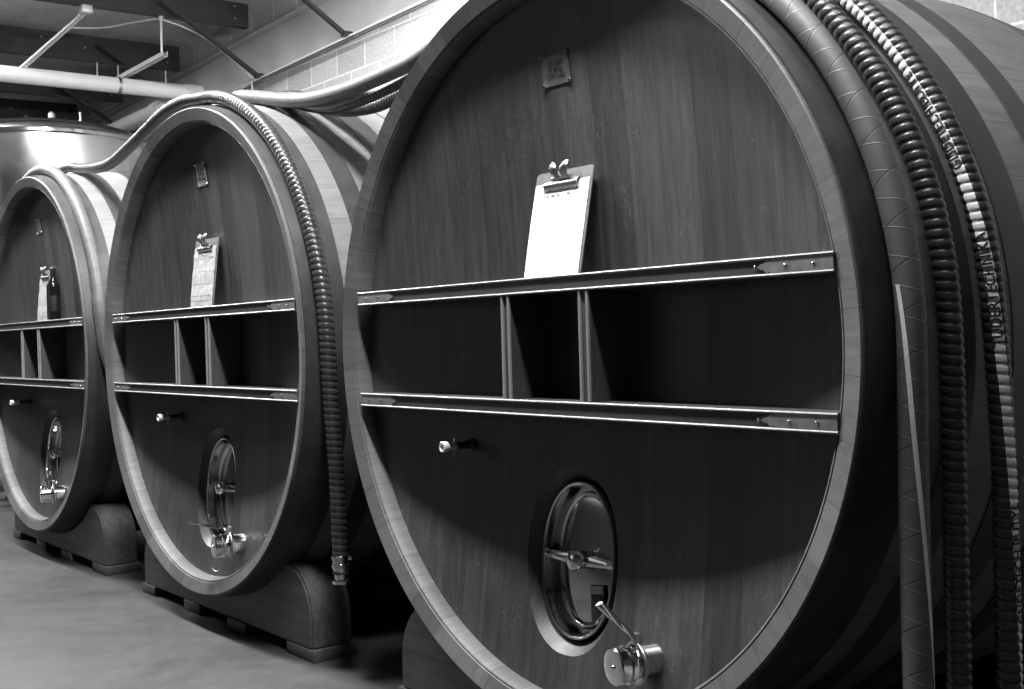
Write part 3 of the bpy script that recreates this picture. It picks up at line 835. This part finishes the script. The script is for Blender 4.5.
# ribbed hose from the farthest cask over the middle one
hose('ribbed_hose', 'ribbed hose sagging from the farthest cask, over the middle cask and down its side',
     arc(2 * SP, -46, 14, .24, .25, HR + .004, 8) + [(-4.13, .215, 1.045), (-3.81, .195, 1.037), (-3.3, .14, 1.078), (-2.85, .095, 1.125), (-2.55, .07, 1.128)]
     + arc(SP, 4, 88, .06, .068, HR + .008, 10) + [(SP + 1.108, .075, -.2), (SP + 1.116, .085, -.45), (SP + 1.122, .09, -.83)],
     .030, SP, True, .024)
# three hoses from the middle cask across to the nearest one
def st_wrap(P, step):
    L = len(P) * step
    s0 = next(i for i, p in enumerate(P) if p.x > 1.0 and p.z < .12) * step
    return s0, L - .12, (lambda s_: math.radians(100 - (s_ - s0) * 150)), .16
hose('wrapped_hose', 'smooth wrapped hose nearest the front rim of the nearest cask',
     arc(SP, -40, 6, .235, .245, HR + .004, 8) + [(-1.79, .25, 1.02), (-1.43, .24, .99), (-1.05, .205, .983), (-.72, .155, .985)] + arc(0, -19, 88, .105, .088, HR + .006, 12)
     + [(1.106, .085, -.25), (1.108, .08, -.6), (1.11, .08, -1.06)], .031, 0, False, mat=M['wrap'], stripe=st_wrap)
hose('ribbed_hose', 'plain dark ribbed hose, middle of three on the nearest cask',
     arc(SP, -40, 16, .43, .43, HR, 8) + [(-1.80, .41, 1.0), (-1.49, .40, .955), (-1.2, .375, .96), (-.75, .30, .98)] + arc(0, -22, 88, .225, .205, HR + .005, 12)
     + [(1.128, .20, -.25), (1.13, .195, -.6), (1.13, .195, -1.06)], .0275, 0, True, .0222)
def st_print(P, step):
    L = len(P) * step
    sz = next(i for i, p in enumerate(P) if p.x > .9 and p.z < .0) * step
    def phi(s_):
        d = s_ - sz       # metres below (+) or above (-) mid height
        return math.radians(48 - 95 * d if d > -.6 else (105 if d > -1.4 else max(82, 105 + (d + 1.4) * 120)))
    return .25, L - .13, phi, .44
hz_ = arc(SP, -40, 12, .325, .325, HR, 8) + [(-1.72, .305, .985), (-1.48, .30, .96), (-1.12, .305, .98), (-.72, .335, 1.05)] + arc(0, -18, 88, .36, .352, HR + .005, 12) + [(1.152, .355, -.25), (1.153, .355, -.6), (1.153, .355, -1.06)]
_P = resample(spline([Vector(c_) for c_ in hz_], 24), .0222 / 6); _sz = next(i for i, p in enumerate(_P) if p.x > .9 and p.z < 0) * .0222 / 6
txt = []
for s_, b in ((_sz + .62, 'GLIDETECH BUTYL'), (_sz + .02, 'TUDERTECHNIKA'), (_sz - .38, 'GLIDETECH BUTYL'), (_sz - .98, 'TUDERTECHNIKA'), (_sz - 1.5, 'GLIDETECH BUTYL'), (_sz - 2.1, 'TUDERTECHNIKA')):
    txt.append((b, s_, .031))
hose('printed_hose', 'ribbed hose with white printed stripe, rightmost on the nearest cask', hz_, .0275, 0, True, .0222, stripe=st_print, text=txt)

# ------------------------------------------------------------------ light
def area(name, loc, sx, sy, watts, rot=(0, 0, 0), spread=180):
    l = bpy.data.lights.new(name, 'AREA'); l.shape = 'RECTANGLE'; l.size = sx; l.size_y = sy; l.energy = watts; l.spread = math.radians(spread)
    o = bpy.data.objects.new(name, l); C.objects.link(o); o.location = loc; o.rotation_euler = rot; return o
for lx in (.25, -2.2, -4.65, -7.1):
    area('aisle_light', (lx, -.62, 2.62), 1.3, .2, 185)
area('aisle_light', (1.6, -.62, 2.62), 1.0, .2, 26)  # weak extra light added to brighten the nearest cask's right side
area('unseen_cask_light', (-2.45, 1.3, 1.93), 1.0, .15, 165, (math.radians(45), 0, math.radians(38)))  # unseen light added and aimed to brighten the block wall and cask tops
area('unseen_cask_light', (1.0, .4, 2.35), 1.2, .15, 14, (math.radians(-20), 0, 0))  # second unseen light, added to lift the top of the nearest cask
area('ceiling_lamp_far', (-9.5, -1.5, 2.6), 3.0, .5, 200)
area('front_fill', (-7.0, -6.5, 1.2), 4.0, 2.0, 14, (math.radians(70), 0, math.radians(-25)))  # weak frontal fill added to the room; there is no window here
wd = bpy.data.worlds.new('world'); scn.world = wd; wd.use_nodes = True
wd.node_tree.nodes['Background'].inputs[0].default_value = (.5, .5, .5, 1); wd.node_tree.nodes['Background'].inputs[1].default_value = .004

vs_ = scn.view_settings
vs_.view_transform = 'Standard'; vs_.look = 'None'; vs_.gamma = 1.0; vs_.use_curve_mapping = False
vs_.exposure = 0.1
scn.cycles.caustics_reflective = False
